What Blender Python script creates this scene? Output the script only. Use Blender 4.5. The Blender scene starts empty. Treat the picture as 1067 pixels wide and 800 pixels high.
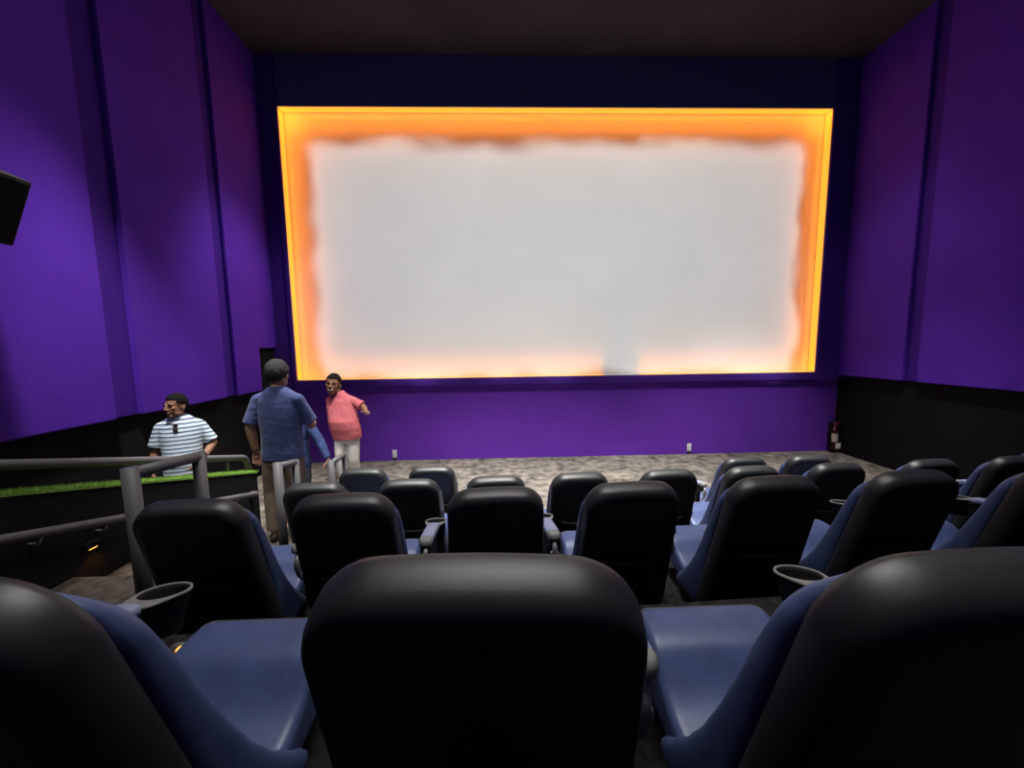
import bpy, bmesh, math, random
from mathutils import Vector, Matrix, Quaternion
random.seed(7)
PI = math.pi
R = math.radians
sc = bpy.context.scene
COL = sc.collection

# ------------------------------------------------------------------ materials
def new_mat(name):
    m = bpy.data.materials.new(name); m.use_nodes = True
    nt = m.node_tree
    return m, nt, nt.nodes['Principled BSDF']

def mat(name, col, rough=.5, metal=0, spec=.5, noise=0, nscale=8, bump=0, bscale=200, sheen=0, emit=None, estr=0, detail=3):
    m, nt, b = new_mat(name)
    b.inputs['Base Color'].default_value = (*col, 1)
    b.inputs['Roughness'].default_value = rough
    b.inputs['Metallic'].default_value = metal
    b.inputs['Specular IOR Level'].default_value = spec
    if sheen: b.inputs['Sheen Weight'].default_value = sheen
    tc = nt.nodes.new('ShaderNodeTexCoord')
    if noise:
        n = nt.nodes.new('ShaderNodeTexNoise'); n.inputs['Scale'].default_value = nscale; n.inputs['Detail'].default_value = detail
        nt.links.new(tc.outputs['Object'], n.inputs['Vector'])
        r = nt.nodes.new('ShaderNodeValToRGB')
        r.color_ramp.elements[0].position = .3; r.color_ramp.elements[1].position = .7
        r.color_ramp.elements[0].color = (*[c*(1-noise) for c in col], 1)
        r.color_ramp.elements[1].color = (*[min(1, c*(1+noise)) for c in col], 1)
        nt.links.new(n.outputs['Fac'], r.inputs['Fac']); nt.links.new(r.outputs['Color'], b.inputs['Base Color'])
    if bump:
        n = nt.nodes.new('ShaderNodeTexNoise'); n.inputs['Scale'].default_value = bscale; n.inputs['Detail'].default_value = 2
        nt.links.new(tc.outputs['Object'], n.inputs['Vector'])
        bp = nt.nodes.new('ShaderNodeBump'); bp.inputs['Strength'].default_value = bump; bp.inputs['Distance'].default_value = .01
        nt.links.new(n.outputs['Fac'], bp.inputs['Height']); nt.links.new(bp.outputs['Normal'], b.inputs['Normal'])
    if emit:
        b.inputs['Emission Color'].default_value = (*emit, 1); b.inputs['Emission Strength'].default_value = estr
    return m

PURPLE = (.105, .026, .45)
M = {}
M['purple'] = mat('purple_fabric', PURPLE, .9, noise=.10, nscale=1.3, bump=.15, bscale=60, spec=.15)
M['purple_low'] = mat('purple_paint', (.145, .034, .43), .75, noise=.06, nscale=2, bump=.1, bscale=40, spec=.2)
M['purple_trim'] = mat('purple_trim', (.075, .022, .26), .85, spec=.15, bump=.1, bscale=60)
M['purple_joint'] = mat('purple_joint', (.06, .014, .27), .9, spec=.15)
M['black_fabric'] = mat('black_fabric', (.012, .012, .014), .95, noise=.5, nscale=90, spec=.1)
M['black_wall'] = mat('black_carpet_wall', (.011, .0105, .012), .95, noise=.5, nscale=120, spec=.1)
M['ceiling'] = mat('dark_ceiling', (.062, .056, .066), .9, noise=.15, nscale=1.2, spec=.1)
M['valance'] = mat('dark_drape', (.10, .115, .27), .95, spec=.1)
M['screen'] = mat('screen_white', (.80, .80, .79), .9, spec=.05, noise=.03, nscale=.8)
M['plastic'] = mat('black_plastic', (.017, .018, .019), .44, bump=.05, bscale=600, spec=.5)
M['lip'] = mat('lit_plastic_lip', (.05, .051, .054), .38)  # same black plastic as the shell, lightened to paint in the lip's highlight
M['vinyl'] = mat('blue_vinyl', (.054, .078, .185), .42, noise=.14, nscale=14, bump=.10, bscale=35, spec=.45)
M['piping'] = mat('vinyl_piping', (.05, .05, .06), .5)
M['pad'] = mat('arm_pad_vinyl', (.24, .27, .42), .45)
M['grey'] = mat('grey_plastic', (.20, .20, .185), .5, bump=.1, bscale=300)
M['blackp'] = mat('matte_black_plastic', (.007, .007, .009), .75, spec=.25)
M['steel'] = mat('worn_steel', (.32, .32, .31), .45, metal=.6)
M['railpaint'] = mat('rail_dark_paint', (.09, .086, .09), .55, bump=.12, bscale=120)
M['outlet'] = mat('white_plastic', (.8, .8, .78), .4)
M['slot'] = mat('slot_dark', (.02, .02, .02), .6)
M['led'] = mat('led_orange', (.9, .5, .1), .5, emit=(1, .36, .03), estr=1.15)
M['step_led'] = mat('step_led', (.9, .4, .05), .5, emit=(1, .42, .05), estr=2.5)
M['pin_led'] = mat('pin_led', (.9, .9, .8), .5, emit=(1, .9, .7), estr=1.5)
M['ext'] = mat('extinguisher_dark_red', (.05, .006, .008), .35)
M['exthose'] = mat('red_plastic', (.22, .03, .05), .5)
M['label'] = mat('paper_label', (.62, .52, .42), .6)
M['paper'] = mat('white_tag', (.75, .75, .70), .6)
M['grass'] = mat('artificial_grass', (.21, .38, .06), .7, noise=.45, nscale=60)
M['grassbase'] = mat('grass_backing', (.03, .08, .012), .9)
SK1 = mat('skin_tan', (.46, .26, .165), .6, noise=.08, nscale=20, spec=.25)
SK2 = mat('skin_brown', (.27, .14, .085), .6, noise=.08, nscale=20, spec=.25)
SK3 = mat('skin_dark', (.25, .12, .07), .6, noise=.08, nscale=20, spec=.25)
HAIR = mat('hair_black', (.008, .007, .007), .8, bump=.8, bscale=160, spec=.15)
HAIRG = mat('hair_greying', (.006, .0055, .006), .8, noise=.6, nscale=150, bump=.9, bscale=150)
NAVY = mat('navy_cotton', (.024, .038, .125), .85, noise=.18, nscale=9, bump=1, bscale=14, sheen=.1)
KHAKI = mat('khaki_cotton', (.115, .082, .055), .85, noise=.15, nscale=10, bump=.5, bscale=16)
PINK = mat('pink_pique', (.58, .135, .155), .85, noise=.12, nscale=9, bump=1, bscale=14)
WHITEP = mat('offwhite_cotton', (.62, .60, .57), .85, noise=.1, nscale=9, bump=.5, bscale=15)
BLUES = mat('blue_cotton', (.014, .032, .12), .8, noise=.25, nscale=18, bump=1, bscale=15)
DENIM = mat('dark_trousers', (.03, .035, .05), .85)
JEANL = mat('light_grey_trousers', (.5, .5, .52), .85)
SHOE = mat('dark_shoe', (.02, .018, .018), .5)
TEETH = mat('teeth', (.8, .77, .7), .4)
EYEW = mat('eye_dark', (.02, .015, .012), .3)
LIP = mat('lip', (.13, .05, .045), .5)

def carpet_mat():
    m, nt, b = new_mat('mottled_carpet')
    tc = nt.nodes.new('ShaderNodeTexCoord')
    mp = nt.nodes.new('ShaderNodeMapping'); mp.inputs['Scale'].default_value = (1, 1, 1)
    nt.links.new(tc.outputs['Object'], mp.inputs['Vector'])
    n1 = nt.nodes.new('ShaderNodeTexNoise'); n1.inputs['Scale'].default_value = 1.5; n1.inputs['Detail'].default_value = 6; n1.inputs['Roughness'].default_value = .75
    n2 = nt.nodes.new('ShaderNodeTexNoise'); n2.inputs['Scale'].default_value = 7; n2.inputs['Detail'].default_value = 4
    n3 = nt.nodes.new('ShaderNodeTexNoise'); n3.inputs['Scale'].default_value = 130
    for n in (n1, n2, n3): nt.links.new(mp.outputs['Vector'], n.inputs['Vector'])
    mx = nt.nodes.new('ShaderNodeMix'); mx.data_type = 'FLOAT'; mx.inputs['Factor'].default_value = .5
    nt.links.new(n1.outputs['Fac'], mx.inputs['A']); nt.links.new(n2.outputs['Fac'], mx.inputs['B'])
    mx2 = nt.nodes.new('ShaderNodeMix'); mx2.data_type = 'FLOAT'; mx2.inputs['Factor'].default_value = .22
    nt.links.new(mx.outputs['Result'], mx2.inputs['A']); nt.links.new(n3.outputs['Fac'], mx2.inputs['B'])
    r = nt.nodes.new('ShaderNodeValToRGB')
    e = r.color_ramp.elements
    e[0].position = .40; e[0].color = (.045, .04, .038, 1)
    e[1].position = .62; e[1].color = (.32, .285, .235, 1)
    k = e.new(.50); k.color = (.17, .152, .13, 1)
    nt.links.new(mx2.outputs['Result'], r.inputs['Fac']); nt.links.new(r.outputs['Color'], b.inputs['Base Color'])
    b.inputs['Roughness'].default_value = .95; b.inputs['Specular IOR Level'].default_value = .1
    bp = nt.nodes.new('ShaderNodeBump'); bp.inputs['Strength'].default_value = .5; bp.inputs['Distance'].default_value = .01
    nt.links.new(n3.outputs['Fac'], bp.inputs['Height']); nt.links.new(bp.outputs['Normal'], b.inputs['Normal'])
    return m
M['carpet'] = carpet_mat()
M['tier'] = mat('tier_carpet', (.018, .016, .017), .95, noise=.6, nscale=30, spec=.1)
M['stair'] = mat('stair_carpet', (.095, .08, .07), .95, noise=.45, nscale=14, spec=.1)

def stripes_mat():
    m, nt, b = new_mat('striped_cotton')
    tc = nt.nodes.new('ShaderNodeTexCoord')
    sx = nt.nodes.new('ShaderNodeSeparateXYZ'); nt.links.new(tc.outputs['Object'], sx.inputs[0])
    n = nt.nodes.new('ShaderNodeTexNoise'); n.inputs['Scale'].default_value = 5; nt.links.new(tc.outputs['Object'], n.inputs['Vector'])
    a = nt.nodes.new('ShaderNodeMath'); a.operation = 'MULTIPLY_ADD'; a.inputs[1].default_value = .02
    nt.links.new(n.outputs['Fac'], a.inputs[0]); nt.links.new(sx.outputs['Z'], a.inputs[2])
    s = nt.nodes.new('ShaderNodeMath'); s.operation = 'MULTIPLY'; s.inputs[1].default_value = 1/.046
    nt.links.new(a.outputs[0], s.inputs[0])
    f = nt.nodes.new('ShaderNodeMath'); f.operation = 'FRACT'; nt.links.new(s.outputs[0], f.inputs[0])
    r = nt.nodes.new('ShaderNodeValToRGB'); r.color_ramp.interpolation = 'CONSTANT'
    e = r.color_ramp.elements
    e[0].position = 0; e[0].color = (.70, .76, .80, 1)
    e[1].position = .64; e[1].color = (.05, .075, .17, 1)
    k = e.new(.42); k.color = (.36, .55, .70, 1)
    k = e.new(.94); k.color = (.70, .76, .80, 1)
    nt.links.new(f.outputs[0], r.inputs['Fac']); nt.links.new(r.outputs['Color'], b.inputs['Base Color'])
    b.inputs['Roughness'].default_value = .85
    return m
STRIPE = stripes_mat()

# ------------------------------------------------------------------ mesh helpers
def link(name, bm, m, parent=None, smooth=True):
    me = bpy.data.meshes.new(name); bm.normal_update(); bm.to_mesh(me); bm.free()
    if m: me.materials.append(m)
    if smooth:
        for p in me.polygons: p.use_smooth = True
    o = bpy.data.objects.new(name, me); COL.objects.link(o)
    if parent: o.parent = parent
    return o

def tag(o, label=None, cat=None, group=None, kind=None):
    if label: o['label'] = label
    if cat: o['category'] = cat
    if group: o['group'] = group
    if kind: o['kind'] = kind
    return o

def empty(name, loc=(0, 0, 0), rz=0):
    o = bpy.data.objects.new(name, None); COL.objects.link(o)
    o.location = loc; o.rotation_euler = (0, 0, rz); o.empty_display_size = .1
    return o

def box(bm, c, s, bevel=0, seg=2, rot=None):
    r = bmesh.ops.create_cube(bm, size=1)
    vs = r['verts']
    bmesh.ops.scale(bm, vec=s, verts=vs)
    if bevel:
        es = list({e for v in vs for e in v.link_edges})
        rr = bmesh.ops.bevel(bm, geom=es, offset=bevel, segments=seg, affect='EDGES', profile=.5)
        vs = list({v for f in rr['faces'] for v in f.verts} | {v for v in vs if v.is_valid})
    if rot is not None: bmesh.ops.rotate(bm, cent=(0, 0, 0), matrix=rot, verts=vs)
    bmesh.ops.translate(bm, vec=c, verts=vs)
    return vs

def tube(bm, pts, rad, n=12, closed=False, cap=True):
    """sweep a circle along pts; rad number or list"""
    pts = [Vector(p) for p in pts]; k = len(pts)
    rs = rad if isinstance(rad, (list, tuple)) else [rad]*k
    rings = []; up = None
    for i, p in enumerate(pts):
        if closed: t = pts[(i+1) % k]-pts[i-1]
        else: t = pts[min(i+1, k-1)]-pts[max(i-1, 0)]
        t.normalize()
        if up is None:
            up = Vector((0, 0, 1)) if abs(t.z) < .9 else Vector((0, 1, 0))
        a = (up - t*up.dot(t)).normalized(); b = t.cross(a); up = a
        rings.append([bm.verts.new(p + (a*math.cos(2*PI*j/n)+b*math.sin(2*PI*j/n))*rs[i]) for j in range(n)])
    m = k if closed else k-1
    for i in range(m):
        A, B = rings[i], rings[(i+1) % k]
        for j in range(n): bm.faces.new((A[j], A[(j+1) % n], B[(j+1) % n], B[j]))
    if cap and not closed:
        bm.faces.new(rings[0][::-1]); bm.faces.new(rings[-1])
    return rings

def arc_path(pts, r, seg=6):
    """round the corners of a polyline"""
    pts = [Vector(p) for p in pts]; out = [pts[0]]
    for i in range(1, len(pts)-1):
        a = (pts[i-1]-pts[i]).normalized(); b = (pts[i+1]-pts[i]).normalized()
        p0 = pts[i]+a*r; p1 = pts[i]+b*r
        for k in range(seg+1):
            t = k/seg
            out.append(p0*(1-t)**2 + pts[i]*2*t*(1-t) + p1*t*t)
    out.append(pts[-1]); return out

def loft(bm, rings, cap=True, closed=True):
    R_ = [[bm.verts.new(p) for p in r] for r in rings]
    n = len(R_[0])
    for i in range(len(R_)-1):
        for j in range(n if closed else n-1):
            bm.faces.new((R_[i][j], R_[i][(j+1) % n], R_[i+1][(j+1) % n], R_[i+1][j]))
    if cap:
        for r, rev in ((R_[0], True), (R_[-1], False)):
            c = Vector((0, 0, 0))
            for v in r: c += v.co
            cv = bm.verts.new(c/len(r))
            for j in range(n):
                q = (r[j], r[(j+1) % n], cv)
                bm.faces.new(q[::-1] if rev else q)
    return R_

def prism(bm, poly, axis, a, b):
    """extrude 2-D poly between a and b along axis 0/1/2"""
    def mk(p, t):
        v = list(p); v.insert(axis, t); return v
    A = [bm.verts.new(mk(p, a)) for p in poly]; B = [bm.verts.new(mk(p, b)) for p in poly]
    n = len(poly)
    for i in range(n): bm.faces.new((A[i], A[(i+1) % n], B[(i+1) % n], B[i]))
    bm.faces.new(A[::-1]); bm.faces.new(B)
    bmesh.ops.recalc_face_normals(bm, faces=bm.faces)

def obj_box(name, lo, hi, m, parent=None, bevel=0):
    bm = bmesh.new()
    box(bm, [(a+b)/2 for a, b in zip(lo, hi)], [b-a for a, b in zip(lo, hi)], bevel)
    return link(name, bm, m, parent, smooth=False)

# ------------------------------------------------------------------ the room
CH = 2.243                       # eye height above the front floor
D = 7.385                        # wall behind the screen
XL, XR = -4.257, 6.689           # side walls
CZ = 7.25                        # ceiling
SL, SR, SB, ST = -3.822, 6.118, 1.608, 6.408   # screen
YB = -3.5

tag(obj_box('floor', (XL-.3, 3.6, -.15), (XR+.3, D+.3, 0), M['carpet']), kind='structure')
tag(obj_box('ceiling', (XL-.4, YB, CZ), (XR+.4, D+.4, CZ+.2), M['ceiling']), kind='structure')
tag(obj_box('wall_left', (XL-.25, YB, -.1), (XL, D+.3, CZ), M['black_wall']), kind='structure')
tag(obj_box('wall_right', (XR, YB, -.1), (XR+.25, D+.3, CZ), M['black_wall']), kind='structure')
# front wall: dark behind everything, with purple lower cladding
wf = tag(obj_box('wall_front', (XL, D, -.1), (XR, D+.3, CZ), M['valance']), kind='structure')
obj_box('lower_panel', (XL+.005, D-.11, .0), (5.30, D, 1.455), M['purple_low'], wf)
obj_box('lower_panel', (5.306, D-.104, .0), (XR-.005, D, 1.455), M['purple_low'], wf)
# the projecting frame round the screen (fabric-wrapped), screen sits .12 m back in it
FY = D-.20
bm = bmesh.new()
box(bm, ((XL+XR)/2, (FY+D)/2, (1.46+SB)/2), (XR-XL-.02, D-FY, SB-1.46), .008, 1)
tag(link('trim_1', bm, M['purple_trim'], smooth=False), kind='structure')
bm = bmesh.new(); box(bm, ((XL+.01+SL)/2, (FY+D)/2, (SB+CZ)/2), (SL-XL-.02, D-FY, CZ-SB), .008, 1)
box(bm, (SL-.035, FY-.012, (SB+ST)/2), (.07, .024, ST-SB+.1), .006, 1)
tag(link('trim_2', bm, M['purple_trim'], smooth=False), kind='structure')
bm = bmesh.new(); box(bm, ((XR-.01+SR)/2, (FY+D)/2, (SB+CZ)/2), (XR-SR-.02, D-FY, CZ-SB), .008, 1)
box(bm, (SR+.035, FY-.012, (SB+ST)/2), (.07, .024, ST-SB+.1), .006, 1)
tag(link('trim_3', bm, M['purple_trim'], smooth=False), kind='structure')
bm = bmesh.new(); box(bm, ((SL+SR)/2, (FY+D)/2, (ST+CZ)/2), (SR-SL, D-FY, CZ-ST), .008, 1)
tag(link('trim_4', bm, M['valance'], smooth=False), kind='structure')

# side panels: purple fabric panels standing proud of the black wall, with recessed joints
def side_panel(name, X, sgn, poly, proud, m='purple'):
    bm = bmesh.new()
    a, b = sorted((X, X+sgn*proud))
    prism(bm, poly, 0, a, b)
    es = [e for e in bm.edges]
    bmesh.ops.bevel(bm, geom=es, offset=.012, segments=2, affect='EDGES')
    return tag(link(name, bm, M[m], smooth=False), kind='structure')
ZL = 1.485; ZR = 1.545
side_panel('trim_5', XL, 1, [(YB, ZL), (4.17, ZL), (4.17, CZ), (YB, CZ)], .10)
side_panel('trim_6', XL, 1, [(4.46, ZL), (5.84, ZL), (5.84, CZ), (4.46, CZ)], .10)
side_panel('trim_7', XL, 1, [(6.06, ZL), (6.69, ZL), (6.69, 2.22), (7.20, 2.22), (7.20, CZ), (6.06, CZ)], .10)
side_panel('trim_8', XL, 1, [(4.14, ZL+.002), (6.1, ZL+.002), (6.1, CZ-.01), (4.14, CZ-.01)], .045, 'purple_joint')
side_panel('trim_9', XR, -1, [(YB, ZR), (5.80, ZR), (5.80, CZ), (YB, CZ)], .10)
side_panel('trim_10', XR, -1, [(6.0, ZR), (7.20, ZR), (7.20, CZ), (6.0, CZ)], .10)
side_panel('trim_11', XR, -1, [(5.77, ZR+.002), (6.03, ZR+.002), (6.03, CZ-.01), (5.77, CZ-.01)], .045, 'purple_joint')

# black exit door in the left wall beside the screen
dr = empty('door_1', (XL, 6.95, 0)); tag(dr, kind='structure')
obj_box('door_leaf', (.0, -.26, .0), (.05, .24, 2.19), M['black_fabric'], dr, .004)
bm = bmesh.new(); tube(bm, [(.06, -.22, 1.0), (.09, -.2, 1.0), (.09, .2, 1.0), (.06, .22, 1.0)], .015)
link('push_bar', bm, M['blackp'], dr)

# screen
s = obj_box('projection_screen', (SL, D-.03, SB), (SR, D-.004, ST), M['screen'])
tag(s, 'huge blank white cinema screen glowing orange round its edges on the front wall', 'screen')

bm = bmesh.new()
e_ = .006
for lo_, hi_ in (((SL, FY+.004, SB), (SL+e_, D-.03, ST)), ((SR-e_, FY+.004, SB), (SR, D-.03, ST)), ((SL+e_, FY+.004, ST-e_), (SR-e_, D-.03, ST)), ((SL+e_, FY+.004, SB), (SR-e_, D-.03, SB+e_))):
    box(bm, [(a+b)/2 for a, b in zip(lo_, hi_)], [b-a for a, b in zip(lo_, hi_)])
link('return_edge', bm, M['screen'], s, smooth=False)

# orange LED strips tucked in the frame round the screen, with their light
def led(name, p0, p1, inward, label, w_per_m, spread, tilt, size):
    p0 = Vector(p0); p1 = Vector(p1); c = (p0+p1)/2; L = (p1-p0).length
    bm = bmesh.new()
    ax = Vector((.006, .15, .006)) if abs(inward[0]) < .5 else Vector((.006, .15, .006))
    ax = Vector([abs(a-b) if abs(a-b) > .1 else q for a, b, q in zip(p0, p1, ax)])
    box(bm, c + Vector((0, .063, 0)), ax, .002, 1)
    o = link(name, bm, M['led']); tag(o, label, 'LED strip', 'LED strips round the screen')
    inward = Vector(inward)
    # two area lights added per strip to even out the band: far and near
    for en, t_, spr in ((w_per_m*FAR, 68, 60), (w_per_m*NEAR, 30, 90)):
        la = bpy.data.lights.new('led_light', 'AREA'); la.shape = 'RECTANGLE'
        la.size = L; la.size_y = size; la.energy = en*L; la.color = (1, .25, .012); la.spread = R(spr)
        lo = bpy.data.objects.new('led_light', la); COL.objects.link(lo)
        # x along the strip, -z towards the screen tilted inward
        zd = -(Vector((0, 1, 0))*math.cos(R(t_)) + inward*math.sin(R(t_)))
        xd = (p1-p0).normalized(); yd = zd.cross(xd)
        lo.matrix_world = Matrix.Translation(c + inward*.02 + Vector((0, -.012, 0))) @ Matrix((xd, yd, zd)).transposed().to_4x4()
FAR, NEAR = .62, .45
yl = FY+.022   # strips lie on the return of the frame, .009 off its face
LEDS = [
 ('led_strip', (SL+.02, yl, ST-.0095), (SR-.02, yl, ST-.0095), (0, 0, -1), 'orange LED strip along the top edge of the white screen', 2.0, 0, 0),
 ('led_strip', (SL+.0095, yl, SB+.02), (SL+.0095, yl, ST-.02), (1, 0, 0), 'orange LED strip up the left edge of the white screen', 1.5, 0, 0),
 ('led_strip', (SR-.0095, yl, SB+.02), (SR-.0095, yl, ST-.02), (-1, 0, 0), 'orange LED strip up the right edge of the white screen', 1.3, 0, 0),
 ('led_strip', (SL+.02, yl, SB+.0095), (1.98, yl, SB+.0095), (0, 0, 1), 'orange LED strip along the bottom edge of the screen, left of the dark gap', .78, 0, 0),
 ('led_strip', (2.72, yl, SB+.0095), (SR-.02, yl, SB+.0095), (0, 0, 1), 'orange LED strip along the bottom edge of the screen, right of the dark gap', .78, 0, 0),
]
for n_, a_, b_, i_, l_, w_, sp_, tl_ in LEDS: led(n_, a_, b_, i_, l_, w_, sp_, tl_, .03)

# wall outlets on the purple panel
def outlet(x, z, label):
    t = empty('wall_outlet', (x, D-.11, z)); tag(t, label, 'outlet', 'wall outlets under the screen')
    bm = bmesh.new(); box(bm, (0, -.006, 0), (.085, .012, .15), .004); link('cover_plate', bm, M['outlet'], t)
    for dz in (-.032, .032):
        bm = bmesh.new(); box(bm, (0, -.0135, dz), (.034, .004, .038), .003); f = link('socket', bm, M['outlet'], t)
        bm = bmesh.new(); box(bm, (-.007, -.0158, dz+.004), (.003, .002, .012)); box(bm, (.007, -.0158, dz+.004), (.003, .002, .012))
        link('slots', bm, M['slot'], f)
    bm = bmesh.new(); box(bm, (0, -.012, -.095), (.07, .024, .035), .004); link('black_box', bm, M['slot'], t)
outlet(-2.10, .135, 'white wall outlet low on the purple wall right of the man in pink')
outlet(3.725, .135, 'white wall outlet low on the purple wall under the right half of the screen')

# fire extinguisher in the right corner
t = empty('fire_extinguisher', (6.575, D-.225, .06)); tag(t, 'dark fire extinguisher with pale label hung in the right corner under the screen', 'fire extinguisher')
bm = bmesh.new()
prof = [(.0, 0), (.055, 0), (.062, .01), (.062, .36), (.056, .40), (.035, .435), (.022, .445), (.022, .47), (0, .47)]
loft(bm, [[(r*math.cos(2*PI*j/20), r*math.sin(2*PI*j/20), z) for j in range(20)] for r, z in prof[1:-1]])
link('tank', bm, M['ext'], t)
bm = bmesh.new(); box(bm, (0, 0, .50), (.045, .05, .06), .008); box(bm, (.04, 0, .545), (.13, .02, .016), .005, rot=None); box(bm, (.035, 0, .515), (.11, .02, .012), .004)
link('valve_handle', bm, M['exthose'], t)
bm = bmesh.new(); tube(bm, arc_path([(-.02, 0, .51), (-.085, -.01, .50), (-.088, -.02, .30), (-.07, -.02, .12)], .05), .011, 8); link('hose', bm, M['blackp'], t)
bm = bmesh.new()
loft(bm, [[(.0635*math.cos(a), .0635*math.sin(a), z) for a in [PI*1.05+PI*.75*j/12 for j in range(13)]] for z in (.17, .33)], cap=False, closed=False)
link('pale_label', bm, M['label'], t)
bm = bmesh.new(); box(bm, (.03, -.075, .09), (.10, .006, .11), .002); link('white_tag', bm, M['paper'], t)
bm = bmesh.new(); box(bm, (0, .09, .30), (.05, .06, .5), .004); link('bracket', bm, M['blackp'], t)
bm = bmesh.new(); tube(bm, [(.03, .06, .55), (.045, .06, .92)], .006, 6); link('hanging_strap', bm, M['exthose'], t)

# ------------------------------------------------------------------ tiers and aisle stairs
TILT = .042; TA = math.atan(TILT)
FA, FB, FC, FD = .977, .562, .198, 0.0
AX = -2.05      # left edge of the seating tiers
def tier(name, y0, y1, z):
    bm = bmesh.new()
    P = [(AX, y0+TILT*AX), (XR, y0+TILT*XR), (XR, y1+TILT*XR), (AX, y1+TILT*AX)]
    prism(bm, P, 2, -.14, z)
    return tag(link(name, bm, M['tier'], smooth=False), kind='structure')
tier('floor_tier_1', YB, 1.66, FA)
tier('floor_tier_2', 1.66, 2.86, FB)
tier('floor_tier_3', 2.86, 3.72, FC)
# aisle stairs
bm = bmesh.new()
HW = -2.86      # aisle face of the parapet wall
steps = [(YB, 1.55, .977), (1.55, 2.0, .86), (2.0, 2.45, .74), (2.45, 2.9, .62), (2.9, 3.3, .47), (3.3, 3.92, .315), (3.92, 4.3, .16)]
for a, b, z in steps: box(bm, ((AX+HW)/2, (a+b)/2, (z-.14)/2), (AX-HW, b-a, z+.14))
st_ = tag(link('floor_stairs', bm, M['stair'], smooth=False), kind='structure')
# entry passage floor left of the parapet
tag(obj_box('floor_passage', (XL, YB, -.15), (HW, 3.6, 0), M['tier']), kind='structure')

# parapet wall with sloping top
def ztop(y): return 1.435 - .2854*(y-2.19)
bm = bmesh.new(); Y0, Y1 = .6, 4.36
prism(bm, [(Y0, -.05), (Y1, -.05), (Y1, ztop(Y1)-.03), (Y0, ztop(Y0)-.03)], 0, HW-.16, HW)
tag(link('wall_aisle', bm, M['black_fabric'], smooth=False), kind='structure')
# artificial grass along its top
bm = bmesh.new()
prism(bm, [(Y0, ztop(Y0)-.030), (Y1, ztop(Y1)-.030), (Y1, ztop(Y1)-.012), (Y0, ztop(Y0)-.012)], 0, HW-.165, HW+.006)
for i in range(15000):
    y = random.uniform(Y0, Y1+.01); x = random.uniform(HW-.168, HW+.012); z = ztop(y)-.016
    a = random.uniform(0, 2*PI); h = random.uniform(.012, .034); w = .0022
    lx, ly = random.gauss(0, .011), random.gauss(0, .011)
    if x > HW-.005: lx = abs(lx)+.006; h *= .8
    v = [bm.verts.new((x-w*math.cos(a), y-w*math.sin(a), z)), bm.verts.new((x+w*math.cos(a), y+w*math.sin(a), z)), bm.verts.new((x+lx, y+ly, z+h))]
    bm.faces.new(v)
g = link('artificial_grass', bm, M['grass'], smooth=False)
tag(g, 'strip of green artificial grass along the top of the black aisle wall', 'grass', kind='stuff')

# handrail above the grass
t = empty('handrail', (HW-.08, 0, 0)); tag(t, 'long dark grey handrail above the green grass strip on the aisle wall', 'handrail')
bm = bmesh.new(); zr = lambda y: ztop(y)+.158
tube(bm, arc_path([(0, .55, zr(.55)), (0, 4.30, zr(4.30)), (0, 4.36, ztop(4.36)+.02)], .05), .032, 14)
link('rail', bm, M['railpaint'], t)
for y in (1.2, 2.05, 4.02):
    bm = bmesh.new(); tube(bm, [(0, y, ztop(y)-.01), (0, y, zr(y))], .016, 8); link('bracket', bm, M['railpaint'], t)
# lower handrail on the aisle face
t = empty('handrail', (HW+.085, 0, 0)); tag(t, 'lower dark handrail fixed to the black face of the aisle wall', 'handrail')
zq = lambda y: 1.225 - .284*(y-2.0)
bm = bmesh.new(); tube(bm, arc_path([(-.07, .75, zq(.75)), (0, .75, zq(.75)), (0, 4.22, zq(4.22)), (-.07, 4.22, zq(4.22))], .05), .027, 12)
link('rail', bm, M['railpaint'], t)
for y in (1.1, 2.25, 2.62, 3.9):
    bm = bmesh.new(); tube(bm, arc_path([(-.083, y, zq(y)-.07), (-.02, y, zq(y)-.07), (0, y, zq(y)-.01)], .02), .008, 8); link('bracket', bm, M['steel'], t)

# orange step light low on the parapet
def step_light(y, z, label):
    t = empty('step_light', (HW, y, z)); tag(t, label, 'step light')
    bm = bmesh.new(); box(bm, (.008, 0, 0), (.016, .10, .05), .004); link('housing', bm, M['blackp'], t)
    bm = bmesh.new(); box(bm, (.010, 0, -.027), (.010, .05, .005), .001); link('lens', bm, M['step_led'], t)
    la = bpy.data.lights.new('step_lamp', 'SPOT'); la.energy = 1.0; la.color = (1, .36, .04); la.shadow_soft_size = .02
    la.spot_size = R(120); la.spot_blend = .8
    lo = bpy.data.objects.new('step_lamp', la); COL.objects.link(lo); lo.location = (HW+.05, y, z-.03); lo.rotation_euler = (0, R(-8), 0)
step_light(2.58, .90, 'small orange step light on the black aisle wall below the lower handrail')

# rail loops at the row ends
RX = -1.968
def end_rail(y0, y1, z0, z1, f, label):
    t = empty('aisle_rail', (RX, 0, 0)); tag(t, label, 'railing', 'rails at the row ends')
    bm = bmesh.new(); tube(bm, [(0, y0, f), (0, y0, z0+.034)], .037, 16); link('post', bm, M['railpaint'], t)
    bm = bmesh.new(); tube(bm, [(0, y1, f), (0, y1, z1+.02)], .036, 16); link('post', bm, M['railpaint'], t)
    bm = bmesh.new(); d = Vector((0, y1-y0, z1-z0)).normalized()*.036
    tube(bm, [Vector((0, y0, z0)), Vector((0, y1, z1))+d*.9], .033, 16); link('top_rail', bm, M['railpaint'], t)
    for y in (y0, y1):
        bm = bmesh.new(); loft(bm, [[(r*math.cos(2*PI*j/16), y+r*math.sin(2*PI*j/16), z) for j in range(16)] for r, z in ((.06, f), (.06, f+.01), (.04, f+.016))]); link('foot_plate', bm, M['railpaint'], t)
end_rail(2.0, 2.45, 1.585, 1.545, FB, 'dark grey aisle rail nearest the camera, left of the second seat row')
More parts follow.
